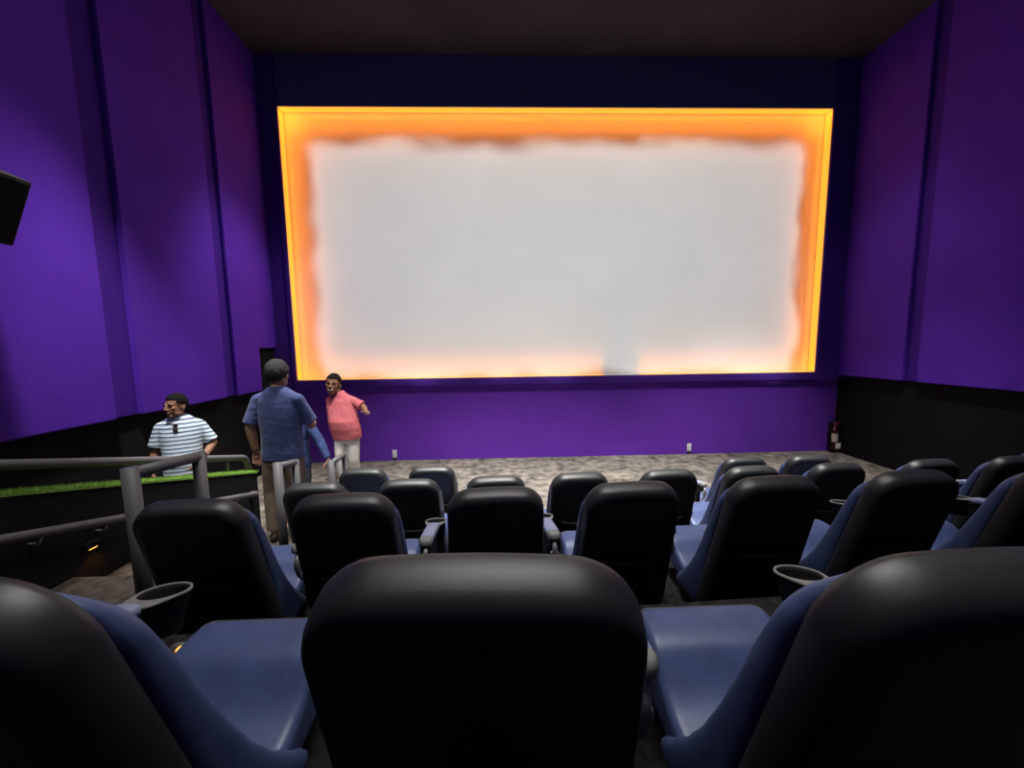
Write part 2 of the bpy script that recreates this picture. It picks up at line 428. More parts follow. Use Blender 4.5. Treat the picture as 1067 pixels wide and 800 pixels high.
end_rail(3.28, 3.55, 1.20, 1.15, FC, 'dark grey aisle rail in front of the legs of the man in navy')
end_rail(4.28, 4.66, .905, .90, 0, 'small dark grey aisle rail in front of the man in pink')

# wall loudspeaker on the left wall
t = empty('wall_speaker', (XL+.1, 0, 0)); tag(t, 'black surround loudspeaker tilted down on the left purple wall', 'speaker')
bm = bmesh.new()
sp = Matrix.Rotation(R(24), 3, 'Y')
box(bm, (0, 0, 0), (.34, .62, .52), .012, 2)
bmesh.ops.rotate(bm, cent=(0, 0, 0), matrix=sp, verts=bm.verts); bmesh.ops.translate(bm, vec=(.30, 2.88, 3.36), verts=bm.verts)
link('cabinet', bm, M['blackp'], t, smooth=False)
bm = bmesh.new(); box(bm, (.175, 0, 0), (.012, .58, .48), .004)
bmesh.ops.rotate(bm, cent=(0, 0, 0), matrix=sp, verts=bm.verts); bmesh.ops.translate(bm, vec=(.30, 2.88, 3.36), verts=bm.verts)
link('grille', bm, M['black_fabric'], t, smooth=False)
bm = bmesh.new(); tube(bm, [(0, 2.85, 3.5), (.15, 2.85, 3.48)], .03, 8); box(bm, (.008, 2.85, 3.5), (.016, .14, .2), .003)
link('wall_bracket', bm, M['blackp'], t)

# ------------------------------------------------------------------ cinema chair
HT = .96; ZBOT = .08; YBOT = .249      # back height, lower edge, forward reach at the lower edge
def bk(x, v, w):
    """point on the reclined back: v = 0 bottom .. 1 top, w = offset forward (normal)"""
    z = ZBOT + (HT-ZBOT)*v; y = YBOT*(1-v)
    ln = math.hypot(HT-ZBOT, YBOT); ny, nz = (HT-ZBOT)/ln, YBOT/ln
    return Vector((x, y+w*ny, z+w*nz))
def outline(n=72, hw_top=.243, hw_bot=.264, r_top=.108, r_bot=.06):
    """closed outline of the back in (x, v-metres); v from 0 to L"""
    L = math.hypot(HT-ZBOT, YBOT); pts = []
    def corner(cx, cy, r, a0):
        return [(cx+r*math.cos(a0+PI/2*k/10), cy+r*math.sin(a0+PI/2*k/10)) for k in range(11)]
    c = corner(hw_top-r_top, L-r_top-.016, r_top, 0)
    for k, (x, y) in enumerate(c): pts.append((x, y))
    for k in range(1, 8):
        x = (hw_top-r_top)*(1-2*k/8); pts.append((x, L-.016))
    for (x, y) in corner(-(hw_top-r_top), L-r_top-.016, r_top, PI/2): pts.append((x, y))
    for k in range(1, 8): 
        t_ = k/8; pts.append((-(hw_top+(hw_bot-hw_top)*t_), (L-r_top)*(1-t_)+r_bot*t_))
    for (x, y) in corner(-(hw_bot-r_bot), r_bot, r_bot, PI): pts.append((x, y))
    for (x, y) in corner(hw_bot-r_bot, r_bot, r_bot, 1.5*PI): pts.append((x, y))
    for k in range(1, 8):
        t_ = k/8; pts.append((hw_bot+(hw_top-hw_bot)*t_, r_bot*(1-t_)+(L-r_top)*t_))
    pts = [(x, y+.016*max(0, 1-(x/hw_top)**2) if y > L*.6 else y) for x, y in pts]
    return pts, L
def make_shell(parent):
    o, L = outline(); bm = bmesh.new(); rings = []
    for ins, w in ((.045, .062), (.014, .062), (.003, .056), (0, .044), (0, .022), (.003, -.002), (.008, -.017), (.016, -.027), (.028, -.034), (.044, -.038), (.064, -.0395), (.071, -.0375), (.078, -.037), (.12, -.039), (.18, -.040)):
        ring = []
        for x, y in o:
            fx = 1-ins/.25; fy = 1-ins/(L/2)
            ring.append(bk(x*fx, (L/2+(y-L/2)*fy)/L, w))
        rings.append(ring)
    loft(bm, rings)
    bmesh.ops.recalc_face_normals(bm, faces=bm.faces)
    return link('back_shell', bm, M['plastic'], parent)
def interp(tab, x):
    for (a, b), (c, d) in zip(tab, tab[1:]):
        if x <= c: 
            k = (x-a)/(c-a); k = k*k*(3-2*k)*.5+k*.5
            return b+(d-b)*k
    return tab[-1][1]
def make_back_cushion(parent):
    bm = bmesh.new(); rings = []
    N = 34
    for i in range(N+1):
        t_ = i/N
        z = .05 + (.935-.05)*t_
        v = (z-ZBOT)/(HT-ZBOT); yb = YBOT*(1-v)+.052
        hw = interp([(.2, .254), (.7, .249), (.82, .241), (.88, .215), (.92, .173), (.94, .135)], z)
        if z < .095: hw -= .02*(1-(z-.05)/.045)
        wing = interp([(.04, .24), (.08, .275), (.13, .258), (.19, .216), (.29, .165), (.40, .130), (.52, .106), (.68, .084), (.85, .066), (.94, .03)], z)
        if z < .085: wing *= .82+.18*(z-.05)/.035
        mid = interp([(.19, .08), (.40, .105), (.55, .085), (.75, .09), (.88, .06), (.94, .02)], z)
        mid = min(mid, wing*.9)
        th = min(.075, hw*.5)
        pts = []
        pts += [(-hw+.012, yb), (-hw*.5, yb-.004), (0, yb-.004), (hw*.5, yb-.004), (hw-.012, yb)]
        e = .02
        pts += [(hw, yb+e), (hw+.004, yb+wing*.35), (hw+.006, yb+wing*.7), (hw, yb+wing-e*.6), (hw-.018, yb+wing), (hw-th+.015, yb+wing-e*.4),
                (hw-th, yb+max(mid, wing*.75)), (hw-th-.02, yb+mid+.3*(wing-mid))]
        inn = hw-th-.03
        pts += [(inn*.6, yb+mid), (0, yb+mid*.9), (-inn*.6, yb+mid)]
        pts += [(-(hw-th-.02), yb+mid+.3*(wing-mid)), (-(hw-th), yb+max(mid, wing*.75)), (-(hw-th+.015), yb+wing-e*.4), (-(hw-.018), yb+wing), (-hw, yb+wing-e*.6),
                (-hw-.006, yb+wing*.7), (-hw-.004, yb+wing*.35), (-hw, yb+e)]
        rings.append([(x, y, z) for x, y in pts])
    loft(bm, rings); bmesh.ops.recalc_face_normals(bm, faces=bm.faces)
    o = link('back_cushion', bm, M['vinyl'], parent)
    m = o.modifiers.new('s', 'SUBSURF'); m.levels = 1; m.render_levels = 1
    return o
def rr(hw, z0, z1, y, r, n=6):
    """rounded rectangle in XZ at y"""
    pts = []
    r = min(r, (z1-z0)/2*.98, hw*.9)
    for cx, cz, a in ((hw-r, z1-r, 0), (-hw+r, z1-r, PI/2), (-hw+r, z0+r, PI), (hw-r, z0+r, 1.5*PI)):
        for k in range(n): 
            q = a+PI/2*k/(n-1); pts.append((cx+r*math.cos(q), y, cz+r*math.sin(q)))
    return pts
SEATP = [(.20, .125, .19, .215), (.22, .11, .195, .228), (.30, .10, .195, .232), (.42, .10, .198, .233), (.52, .10, .212, .234), (.585, .105, .248, .234), (.625, .11, .288, .234),
         (.65, .115, .308, .234), (.68, .12, .320, .233), (.74, .125, .327, .231), (.80, .135, .327, .224), (.825, .15, .315, .214), (.835, .175, .286, .20)]
def make_seat(parent):
    bm = bmesh.new()
    loft(bm, [rr(hw, z0, z1, y, .032) for y, z0, z1, hw in SEATP]); bmesh.ops.recalc_face_normals(bm, faces=bm.faces)
    o = link('seat_cushion', bm, M['vinyl'], parent)
    m = o.modifiers.new('s', 'SUBSURF'); m.levels = 1; m.render_levels = 1
    bm = bmesh.new(); tube(bm, arc_path([(-.228, .62, .262), (-.224, .70, .303), (-.214, .815, .316), (.214, .815, .316), (.224, .70, .303), (.228, .62, .262)], .03), .005, 6)
    link('piping', bm, M['piping'], o)
    return o
AXO = .342
ARM0 = Vector((0, .29, .570)); ARM1 = Vector((0, .66, .492)); CUP = Vector((0, .755, .470))
def make_arm(parent, s, end=False, endx=.31):
    X = s*((endx if s > 0 else .295) if end else (AXO if s > 0 else .325))
    d = (ARM1-ARM0).normalized(); up = Vector((1, 0, 0)).cross(d); up = up if up.z > 0 else -up
    def sec(p, hw, h, n=16):
        return [p + Vector((X, 0, 0)) + Vector((hw*math.copysign(abs(math.cos(a))**.55, math.cos(a)), 0, 0)) + up*(h*math.copysign(abs(math.sin(a))**.6, math.sin(a))) for a in [2*PI*k/n for k in range(n)]]
    arm = None
    bm = bmesh.new()                      # standard under the arm, down to the floor
    prism(bm, [(.36, 0), (.66, 0), (.66, .03), (.56, .06), (.60, .34), (.66, .44), (.66, .462), (.31, .535), (.31, .50), (.42, .42), (.44, .06), (.36, .03)], 0, X-.022, X+.022)
    bmesh.ops.bevel(bm, geom=list(bm.edges), offset=.006, segments=1, affect='EDGES')
    arm = link('armrest', bm, M['blackp'], parent, smooth=False)
    bm = bmesh.new(); loft(bm, [sec(ARM0+d*a, hw, h) for a, hw, h in ((.045, .034, .014), (.05, .039, .020), (.2, .040, .022), (.350, .041, .021), (.357, .037, .015))]); bmesh.ops.recalc_face_normals(bm, faces=bm.faces)
    link('arm_pad', bm, M['pad'], arm)
    bm = bmesh.new(); loft(bm, [sec(ARM0+d*a-up*dz, hw, h) for a, hw, h, dz in ((.0, .012, .008, .010), (.004, .026, .018, .008), (.014, .035, .025, .006), (.03, .040, .027, .005), (.047, .040, .026, .004))]); bmesh.ops.recalc_face_normals(bm, faces=bm.faces)
    link('arm_end', bm, M['grey'], arm)
    # cup holder: flared black cup with a grey teardrop rim
    cup = CUP+Vector((X, 0, 0))
    def ring(r, h, n=28): return [cup + Vector((r*math.cos(2*PI*k/n), 0, 0)) + d*(r*math.sin(2*PI*k/n)) + up*h for k in range(n)]
    bm = bmesh.new(); loft(bm, [ring(.046, -.125), ring(.053, -.122), ring(.067, -.012), ring(.068, .003), ring(.0645, .003), ring(.063, -.01), ring(.046, -.112), ring(.03, -.114)]); bmesh.ops.recalc_face_normals(bm, faces=bm.faces)
    c = link('cup_holder', bm, M['blackp'], arm)
    n = 36; o_, i_ = [], []
    for k in range(n):
        a = 2*PI*k/n; r = .074
        p = Vector((r*math.cos(a), 0, 0)) + d*(r*math.sin(a))
        if math.sin(a) < -.25:           # pull the rear out into the neck that meets the pad
            f = (-.25-math.sin(a))/.75; p = Vector((p.x*(1-.28*f)+math.copysign(.012*f, p.x)*1, 0, 0)) + d*(r*math.sin(a)-.045*min(1, f*1.6))
        o_.append(p); i_.append(Vector((.066*math.cos(a), 0, 0)) + d*(.066*math.sin(a)))
    bm = bmesh.new()
    sec4 = [[cup+p+up*.000 for p in o_], [cup+p*1.0+up*.004 for p in o_], [cup+p*.985+up*.006 for p in o_], [cup+p+up*.006 for p in i_], [cup+p+up*.002 for p in i_]]
    loft(bm, sec4, cap=False); bmesh.ops.recalc_face_normals(bm, faces=bm.faces)
    link('rim', bm, M['grey'], c)
    # worn steel hinge below the rear of the arm
    bm = bmesh.new()
    tube(bm, arc_path([(X, .30, .545), (X, .275, .50), (X, .285, .42), (X, .33, .36)], .03), [.014]*2+[.013]*14, 8) if False else tube(bm, [(X, .305, .535), (X, .285, .50), (X, .283, .46), (X, .30, .41), (X, .34, .36)], [.012, .015, .014, .012, .01], 8)
    box(bm, (X, .30, .455), (.05, .018, .035), .006)
    link('hinge', bm, M['steel'], arm)
    return arm
def make_chair(arms, name='cinema_chair'):
    root = empty(name)
    sh = make_shell(root)
    bm = bmesh.new(); pts = []           # raised lip low on the shell
    for k in range(17):
        x = -.155+.31*k/16; v = (.545-.018*(1-(x/.155)**2)-ZBOT)/(HT-ZBOT)
        pts.append(bk(x, v, -.049+.006*(abs(x)/.155)**4))
    tube(bm, pts, [.002]+[.010]*15+[.002], 8); link('shell_lip', bm, M['lip'], sh)
    make_back_cushion(root); make_seat(root)
    if 'R' in arms: make_arm(root, 1)
    if 'Q' in arms: make_arm(root, 1, True, .328 if 'L' in arms else .31)
    if 'L' in arms: make_arm(root, -1)
    if 'E' in arms: make_arm(root, -1, True)
    bm = bmesh.new(); box(bm, (0, .47, .10), (.36, .46, .06), .012); box(bm, (0, .47, .06), (.12, .3, .10), .01)
    link('rocker_base', bm, M['blackp'], root)
    bm = bmesh.new(); box(bm, (0, .47, .012), (.30, .42, .024), .006); link('foot', bm, M['blackp'], root)
    return root

def kids(o): return [c for c in bpy.data.objects if c.parent == o]
def copy_tree(o, parent=None):
    ch = kids(o)
    c = o.copy(); COL.objects.link(c)
    if parent: c.parent = parent
    for k in ch: copy_tree(k, c)
    return c
proto = {}
def place(x, y0, z, first, label, rock=0, ta=TA):
    if isinstance(first, bool): first = 'ER' if first else 'R'
    if first not in proto: o = proto[first] = make_chair(first)
    else: o = copy_tree(proto[first])
    o.location = (x, y0+(TILT*x if ta > 0 else 0), z); o.rotation_euler = (R(rock), 0, ta)
    tag(o, label, 'cinema chair', 'black backed blue cinema chairs in rows')
    return o
RA, RB, RC, RD = .455, 1.775, 2.96, 3.87
rowA = [(-.82, 'E', 'dark cinema chair cut off at the bottom left corner, nearest row'),
        (-.045, 'LQ', 'large black chair back in the bottom centre, nearest row'),
        (.695, 'Q', 'dark cinema chair cut off at the bottom right corner, nearest row')]
lab_ord = ['leftmost', 'second from left', 'third from left', 'fourth from left', 'fifth from left', 'sixth from left', 'seventh from left', 'eighth from left', 'ninth from left', 'tenth from left', 'eleventh from left']
for x, fl, l in rowA:
    o = place(x, {'E': .44, 'LQ': RA}.get(fl, .43), FA, fl, l, ta=-.045 if fl == 'LQ' else 0)
    if fl == 'E': chairAL = o
labB = ['second row chair at the left end, beside the nearest aisle rail',
        'black chair back between the left end and centre chairs of the second row',
        'black chair back straight ahead in the second row, just above the big centre chair',
        'black chair back in the second row, first one right of the centre chair',
        'black and blue chair in the second row, second one right of the centre chair',
        'black and blue chair in the second row, third one right of the centre chair',
        'dark blue sided chair cut by the right edge of the photo, second row']
for i, x in enumerate((-1.475, -.775, -.035, .665, 1.43, 2.215, 3.13)):
    place(x, RB, FB, i == 0, labB[i])
labC = ['third row chair at the left end, beside the rail and man in navy',
        'chair in the third row, second from its left end',
        'third row chair whose top peeks over the centre chair of the second row',
        'chair in the third row with bare carpet visible to its left',
        'chair in the third row, under the right hand wall outlet',
        'third row chair, sixth from the left end, mostly hidden behind another',
        'third row chair, seventh from the left end, with a cup holder to its right',
        'chair in the third row, only its top showing, below the black right wall',
        'chair in the third row at the right edge of the photo below the black wall']
for i, x in enumerate((-1.49, -.755, -.055, .645, 1.41, 2.15, 2.93, 3.82, 4.65)):
    place(x, RC, FC, i == 0, labC[i])
labD = ['far front row chair at the left end, before the man in pink', 'far front row chair, second from the left end, before the bare carpet',
        'far front row chair right of the bare carpet, showing its blue left side', 'far front row chair, second right of the bare carpet',
        'far front row chair, only its top showing at the right picture edge']
for i, x in enumerate((-1.465, -.75, 2.66, 3.40, 6.25)):
    place(x, RD+.02*x, FD, i in (0, 2), labD[i], ta=-.001)
# orange aisle light under the left arm of the near left chair
bm = bmesh.new(); box(bm, (-.285, .725, .225), (.06, .14, .085), .012); al = link('aisle_light', bm, M['grey'], chairAL)
bm = bmesh.new(); box(bm, (-.262, .755, .262), (.022, .022, .022), .003); box(bm, (-.258, .728, .256), (.018, .016, .020), .003); link('lens', bm, M['step_led'], al)

# ------------------------------------------------------------------ people
def ball(bm, c, r, rot=None, u=16, v=10):
    q = bmesh.ops.create_uvsphere(bm, u_segments=u, v_segments=v, radius=1)['verts']
    rv = r if isinstance(r, (tuple, list)) else (r, r, r)
    bmesh.ops.scale(bm, vec=rv, verts=q)
    if rot is not None: bmesh.ops.rotate(bm, cent=(0, 0, 0), matrix=rot, verts=q)
    bmesh.ops.translate(bm, vec=c, verts=q)
def cone(bm, p0, p1, r0, r1, n=14, caps=True):
    tube(bm, [p0, p1], [r0, r1], n)
    if caps:
        ball(bm, p0, r0, u=12, v=8); ball(bm, p1, r1, u=12, v=8)
def limb(bm, pts, rs, flat_end=False):
    for i in range(len(pts)-1):
        tube(bm, [pts[i], pts[i+1]], [rs[i], rs[i+1]], 14)
        if i: ball(bm, pts[i], rs[i], u=14, v=9)
    ball(bm, pts[0], rs[0], u=14, v=9)
    if not flat_end: ball(bm, pts[-1], rs[-1], u=14, v=9)
def torso(bm, secs, n=28):
    loft(bm, [[(cx+w*math.copysign(abs(math.cos(a))**.85, math.cos(a)), cy+d*math.sin(a), z) for a in [2*PI*k/n for k in range(n)]] for z, w, d, cx, cy in secs])
def remesh(name, bm, m, parent, voxel=.006, smooth=4):
    bmesh.ops.recalc_face_normals(bm, faces=bm.faces)
    me = bpy.data.meshes.new('tmp'); bm.to_mesh(me); bm.free()
    o = bpy.data.objects.new('tmp', me); COL.objects.link(o)
    md = o.modifiers.new('r', 'REMESH'); md.mode = 'VOXEL'; md.voxel_size = voxel; md.use_smooth_shade = True
    if smooth:
        ms = o.modifiers.new('s', 'SMOOTH'); ms.factor = .5; ms.iterations = smooth
    dg = bpy.context.evaluated_depsgraph_get(); dg.update()
    me2 = bpy.data.meshes.new_from_object(o.evaluated_get(dg))
    bpy.data.objects.remove(o); bpy.data.meshes.remove(me)
    me2.name = name; me2.materials.clear(); me2.materials.append(m)
    for p in me2.polygons: p.use_smooth = True
    n = bpy.data.objects.new(name, me2); COL.objects.link(n); n.parent = parent
    return n
def hand(bm, wrist, fwd, palm_n, side, curl=.5, sc_=1.0):
    """palm + four unequal fingers bent towards palm_n + thumb on the `side` (unit vector) edge"""
    f = Vector(fwd).normalized(); n = Vector(palm_n); n = (n-f*n.dot(f)).normalized(); s_ = f.cross(n)
    if s_.dot(Vector(side)) < 0: s_ = -s_
    w = Vector(wrist); k = sc_
    for j in range(4):                                     # metacarpals form the palm
        x = (.030-.020*j)*k
        cone(bm, w+f*.012*k+s_*x*.6, w+f*(.092-.005*abs(j-1))*k+s_*x, .0135*k, .0115*k, 10)
    ball(bm, w+f*.05*k, (.022*k,)*3)
    for j, (L, r) in enumerate(((.072, .0088), (.082, .009), (.076, .0088), (.060, .0078))):
        x = (.031-.021*j)*k; p = w+f*(.092-.005*abs(j-1))*k+s_*x
        d = f.copy(); ang = curl*(.75+.12*j); q = p
        for i, fr in enumerate((.46, .30, .24)):
            a = ang*(i+.45); dd = f*math.cos(a)+n*math.sin(a)+s_*(.06*(1.5-j))
            e = q+dd.normalized()*L*fr*k; cone(bm, q, e, r*k*(1-.08*i), r*k*(1-.08*(i+1)), 10); q = e
    p = w+f*.028*k+s_*.026*k; d = (f*.62+s_*.62+n*.45).normalized(); q = p
    for i, L in enumerate((.040, .032, .026)):
        e = q+d*L*k; cone(bm, q, e, (.0115-.001*i)*k, (.0105-.001*i)*k, 10); q = e; d = (d+f*.35+n*.12*curl).normalized()
def head_geo(bm, Mh):
    """adult head, origin at skull centre, facing -Y; added through the matrix Mh"""
    h = bmesh.new()
    ball(h, (0, .012, .022), (.076, .096, .098), u=24, v=16)       # cranium
    ball(h, (0, -.022, -.030), (.064, .070, .088), u=24, v=16)     # face
    ball(h, (0, -.052, -.092), (.036, .034, .030))                 # chin
    for s in (-1, 1):
        ball(h, (s*.044, -.010, -.072), (.022, .05, .03))          # jaw
        ball(h, (s*.040, -.064, -.018), (.022, .018, .016))        # cheekbone
        ball(h, (s*.079, .014, -.012), (.010, .021, .032), Matrix.Rotation(R(-8), 3, 'X'))  # ear
        ball(h, (s*.030, -.082, .020), (.026, .010, .008))         # brow
        ball(h, (s*.014, -.098, -.034), (.009, .010, .008))        # nostril
    tube(h, [(0, -.086, .016), (0, -.112, -.030)], [.008, .013], 10); ball(h, (0, -.108, -.030), (.013, .013, .011))
    ball(h, (0, -.088, -.062), (.024, .010, .008)); ball(h, (0, -.085, -.073), (.021, .010, .008))
    bmesh.ops.transform(h, matrix=Mh, verts=h.verts)
    me = bpy.data.meshes.new('h'); h.to_mesh(me); h.free(); bm.from_mesh(me); bpy.data.meshes.remove(me)
def add_face(parent, Mh, smile, brow=True):
    for s in (-1, 1):
        bm = bmesh.new(); ball(bm, (s*.031, -.083, .004), (.010, .007, .0055)); bmesh.ops.transform(bm, matrix=Mh, verts=bm.verts); link('eye', bm, EYEW, parent)
        bm = bmesh.new(); tube(bm, [(s*.014, -.096, .021), (s*.032, -.094, .027), (s*.049, -.080, .021)], [.0025, .0035, .002], 6); bmesh.ops.transform(bm, matrix=Mh, verts=bm.verts); link('eyebrow', bm, HAIR, parent)
    bm = bmesh.new(); w = .027
    pts = [(-w, -.082, -.060+.006*smile), (-w*.5, -.096, -.066), (0, -.100, -.068), (w*.5, -.096, -.066), (w, -.082, -.060+.006*smile)]
    tube(bm, pts, [.002, .0038, .0042, .0038, .002], 8); bmesh.ops.transform(bm, matrix=Mh, verts=bm.verts); link('mouth', bm, LIP if smile < 1 else TEETH, parent)
def add_hair(parent, Mh, m, back_low=-.055, front=.040, puff=1.0):
    bm = bmesh.new()
    q = bmesh.ops.create_uvsphere(bm, u_segments=40, v_segments=28, radius=1)['verts']
    kill = []
    for v in q:
        x, y, z = v.co
        p = Vector((x*.086*puff, .016+y*.107, .028+z*(.104+.006*(puff-1)*10)))
        n = (math.sin(x*17+y*5)*math.cos(z*13+y*11))*.003+random.uniform(-.003, .003)
        p += v.co*n
        v.co = p
        t_ = (p.y+.09)/.2            # 0 front .. 1 back
        low = front+(back_low-front)*min(1, max(0, t_*1.75-.35))
        if abs(p.x) > .068 and p.y < .03: low = min(low, front*.55)
        if p.z < low: kill.append(v)
    bmesh.ops.delete(bm, geom=kill, context='VERTS')
    r = bmesh.ops.solidify(bm, geom=bm.faces[:], thickness=.012)
    bmesh.ops.transform(bm, matrix=Mh, verts=bm.verts)
    o = link('hair', bm, m, parent); return o
def Mhead(pos, yaw=0, pitch=0, roll=0, s=1.09):
    return Matrix.Translation(pos) @ Matrix.Rotation(R(yaw), 4, 'Z') @ Matrix.Rotation(R(pitch), 4, 'X') @ Matrix.Rotation(R(roll), 4, 'Y') @ Matrix.Scale(s, 4)
V = Vector

def person(loc, rz, label, skin, hairm, shirt, pants, P, scale=1.0, collar=False, smile=0, long_sleeve=False, hair_kw={}, hair_args=None):
    root = empty('person', loc, rz); root.scale = (scale,)*3
    tag(root, label, 'person', 'people at the aisle')
    Mh = P['head']
    hc = Mh.translation
    # ---- body, one continuous surface
    bm = bmesh.new(); head_geo(bm, Mh)
    nb = V(P['neck']); cone(bm, nb, hc+(nb-hc).normalized()*.045+V((0, .012, 0)), .062, .054)
    torso(bm, [(z, w-.012, d-.012, cx, cy) for z, w, d, cx, cy in P['torso']])
    for side in ('L', 'R'):
        a = P['arm'+side]; sh, el, wr = map(V, a[:3])
        up = (el-sh); fo = (wr-el)
        limb(bm, [sh, sh+up*.5, el, el+fo*.3, wr], [.056, .049, .041, .041, .027])
        f, n, t_ = a[3]; hand(bm, wr, f, n, t_, a[4])
        g = P['leg'+side]; hp, kn, an, toe = map(V, g)
        limb(bm, [hp, hp+(kn-hp)*.5, kn, kn+(an-kn)*.35, an], [.085, .075, .055, .052, .038])
        limb(bm, [an, V(toe)], [.038, .03])
    body = remesh('body', bm, skin, root, .005, 3)
    add_face(body, Mh, smile)
    add_hair(body, Mh, hairm, **hair_kw)
    # ---- shirt
    bm = bmesh.new(); torso(bm, P['torso'])
    for side in ('L', 'R'):
        sh, el, wr = map(V, P['arm'+side][:3])
        tube(bm, [nb+V((0, 0, -.012)), sh+V((0, 0, .0))], [.06, .058], 14)
        if long_sleeve: limb(bm, [sh, sh+(el-sh)*.5, el, el+(wr-el)*.3, wr-(wr-el).normalized()*.015], [.058, .062, .058, .056, .045], True)
        else: limb(bm, [sh, sh+(el-sh)*.45, sh+(el-sh)*.84], [.058, .066, .074], True)
    sh_o = remesh('shirt', bm, shirt, body, .007, 3)
    if collar:
        bm = bmesh.new(); pts = []
        for k in range(15):
            a = -PI/2+.45+(2*PI-.9)*k/14; pts.append((nb.x+.080*math.cos(a), nb.y+.078*math.sin(a)-.004, nb.z+.022+.022*math.sin(a)))
        tube(bm, pts, [.010]+[.017]*13+[.010], 8); link('collar', bm, shirt, sh_o)
    # ---- trousers
    bm = bmesh.new(); torso(bm, P['hips'])
    for side in ('L', 'R'):
        hp, kn, an, toe = map(V, P['leg'+side])
        limb(bm, [hp, hp+(kn-hp)*.5, kn, kn+(an-kn)*.5, an+(kn-an).normalized()*.02], [.100, .096, .080, .076, .070], True)
    remesh('trousers', bm, pants, body, .008, 3)
    for side in ('L', 'R'):
        hp, kn, an, toe = map(V, P['leg'+side]); bm = bmesh.new()
        dr_ = (toe-an); dr_.z = 0; dr_.normalize()
        base = V((an.x, an.y, an.z-.045))
        ball(bm, base-dr_*.01, (.045, .055, .045)); ball(bm, base+dr_*.08+V((0, 0, -.008)), (.046, .075, .036)); ball(bm, base+dr_*.15+V((0, 0, -.016)), (.044, .06, .028))
        remesh('shoe', bm, SHOE, body, .006, 2)
    return root, body
TORS = [(.80, .190, .128, 0, 0), (.86, .192, .13, 0, 0), (.95, .185, .132, 0, -.006), (1.05, .183, .135, 0, -.008), (1.16, .188, .130, 0, -.002), (1.27, .196, .122, 0, 0), (1.36, .195, .108, 0, .004), (1.41, .180, .092, 0, .008), (1.445, .148, .082, 0, .010), (1.475, .105, .074, 0, .012), (1.505, .066, .062, 0, .012)]
HIPS = [(.74, .165, .110, 0, 0), (.80, .180, .120, 0, 0), (.88, .178, .120, 0, 0), (.96, .168, .112, 0, 0)]

# man in navy, walking away down the aisle stairs (faces +Y after the half turn)
P = dict(head=Mhead((.0, -.015, 1.61), yaw=6, pitch=6), neck=(0, .012, 1.455), torso=TORS, hips=HIPS,
         armL=((-.183, .012, 1.372), (-.238, -.10, 1.10), (-.14, -.32, 1.11), ((.5, -.8, .1), (.6, .4, -.6), (0, 0, 1)), .7),
         armR=((.185, .015, 1.372), (.262, .045, 1.115), (.268, -.02, .865), ((.02, -.12, -1), (-.5, .7, 0), (-1, -.3, 0)), .95),
         legL=((-.088, 0, .86), (-.095, -.02, .48), (-.090, .04, .09), (-.10, -.08, .04)),
         legR=((.088, 0, .86), (.125, .0, .48), (.10, .06, .09), (.115, -.06, .04)))
navy_root, navy_body = person((-2.18, 3.74, .315), PI, 'man in navy T-shirt and khaki trousers seen from behind walking down the aisle', SK1, HAIRG, NAVY, KHAKI, P, 1.03, hair_kw=dict(back_low=-.072, puff=1.05))
bm = bmesh.new(); tube(bm, [(.268+.032*math.cos(a), -.012+.030*math.sin(a), .888) for a in [2*PI*k/16 for k in range(16)]], .006, 6, closed=True)
link('wristband', bm, SHOE, navy_body)

# person in blue behind him
P = dict(head=Mhead((-.05, -.02, 1.60), yaw=-20, pitch=6), neck=(-.02, .012, 1.455), torso=TORS, hips=HIPS,
         armL=((-.183, .012, 1.372), (-.24, .03, 1.12), (-.23, -.05, .88), ((0, -.1, -1), (.8, 0, 0), (.2, -1, 0)), .4),
         armR=((.183, .0, 1.372), (.335, -.02, 1.135), (.455, -.09, .915), ((.25, -.2, -1), (-.7, .1, -.1), (-.3, -1, 0)), .35),
         legL=((-.088, 0, .86), (-.095, -.03, .48), (-.10, .02, .09), (-.10, -.10, .04)),
         legR=((.088, 0, .86), (.095, -.02, .48), (.10, .02, .09), (.11, -.10, .04)))
person((-2.55, 4.62, 0), 0, 'person in a long sleeved blue shirt mostly hidden behind the man in navy', SK2, HAIR, BLUES, DENIM, P, .96, long_sleeve=True)

# man in pink facing the camera
TP = [(z, w*(1.12 if z < 1.3 else 1.05), d*1.05, cx, cy) for z, w, d, cx, cy in [(.80, .188, .135, .045, .0), (.88, .196, .142, .04, -.01), (.97, .198, .155, .03, -.02), (1.07, .196, .160, .015, -.024), (1.18, .192, .142, .0, -.014), (1.28, .196, .124, -.015, -.004), (1.36, .193, .108, -.025, .0), (1.41, .175, .092, -.034, .002), (1.445, .142, .084, -.04, .0), (1.475, .10, .074, -.044, .0), (1.505, .066, .064, -.05, -.004)]]
HP = [(.74, .165, .112, .045, 0), (.80, .180, .122, .045, 0), (.88, .180, .122, .04, 0), (.96, .170, .115, .035, 0)]
P = dict(head=Mhead((-.092, -.055, 1.615), yaw=12, pitch=-4, roll=8, s=1.22), neck=(-.05, -.005, 1.452), torso=TP, hips=HP,
         armL=((-.20, .03, 1.362), (-.215, .16, 1.12), (-.15, .10, .93), ((.2, -.4, -1), (1, 0, 0), (0, -1, 0)), .4),
         armR=((.142, .0, 1.372), (.33, -.03, 1.27), (.435, -.20, 1.235), ((.5, -.75, .12), (-.4, -.2, -.8), (.1, -.3, 1)), .8),
         legL=((-.045, 0, .86), (-.06, -.03, .48), (-.03, .03, .09), (-.05, -.10, .04)),
         legR=((.125, 0, .86), (.125, .0, .48), (.10, .10, .09), (.115, -.03, .04)))
person((-2.43, 5.80, 0), R(-4), 'smiling man in a pink polo shirt and off white trousers facing the camera', SK3, HAIR, PINK, WHITEP, P, 1.035, collar=True, smile=1, hair_kw=dict(front=.066))

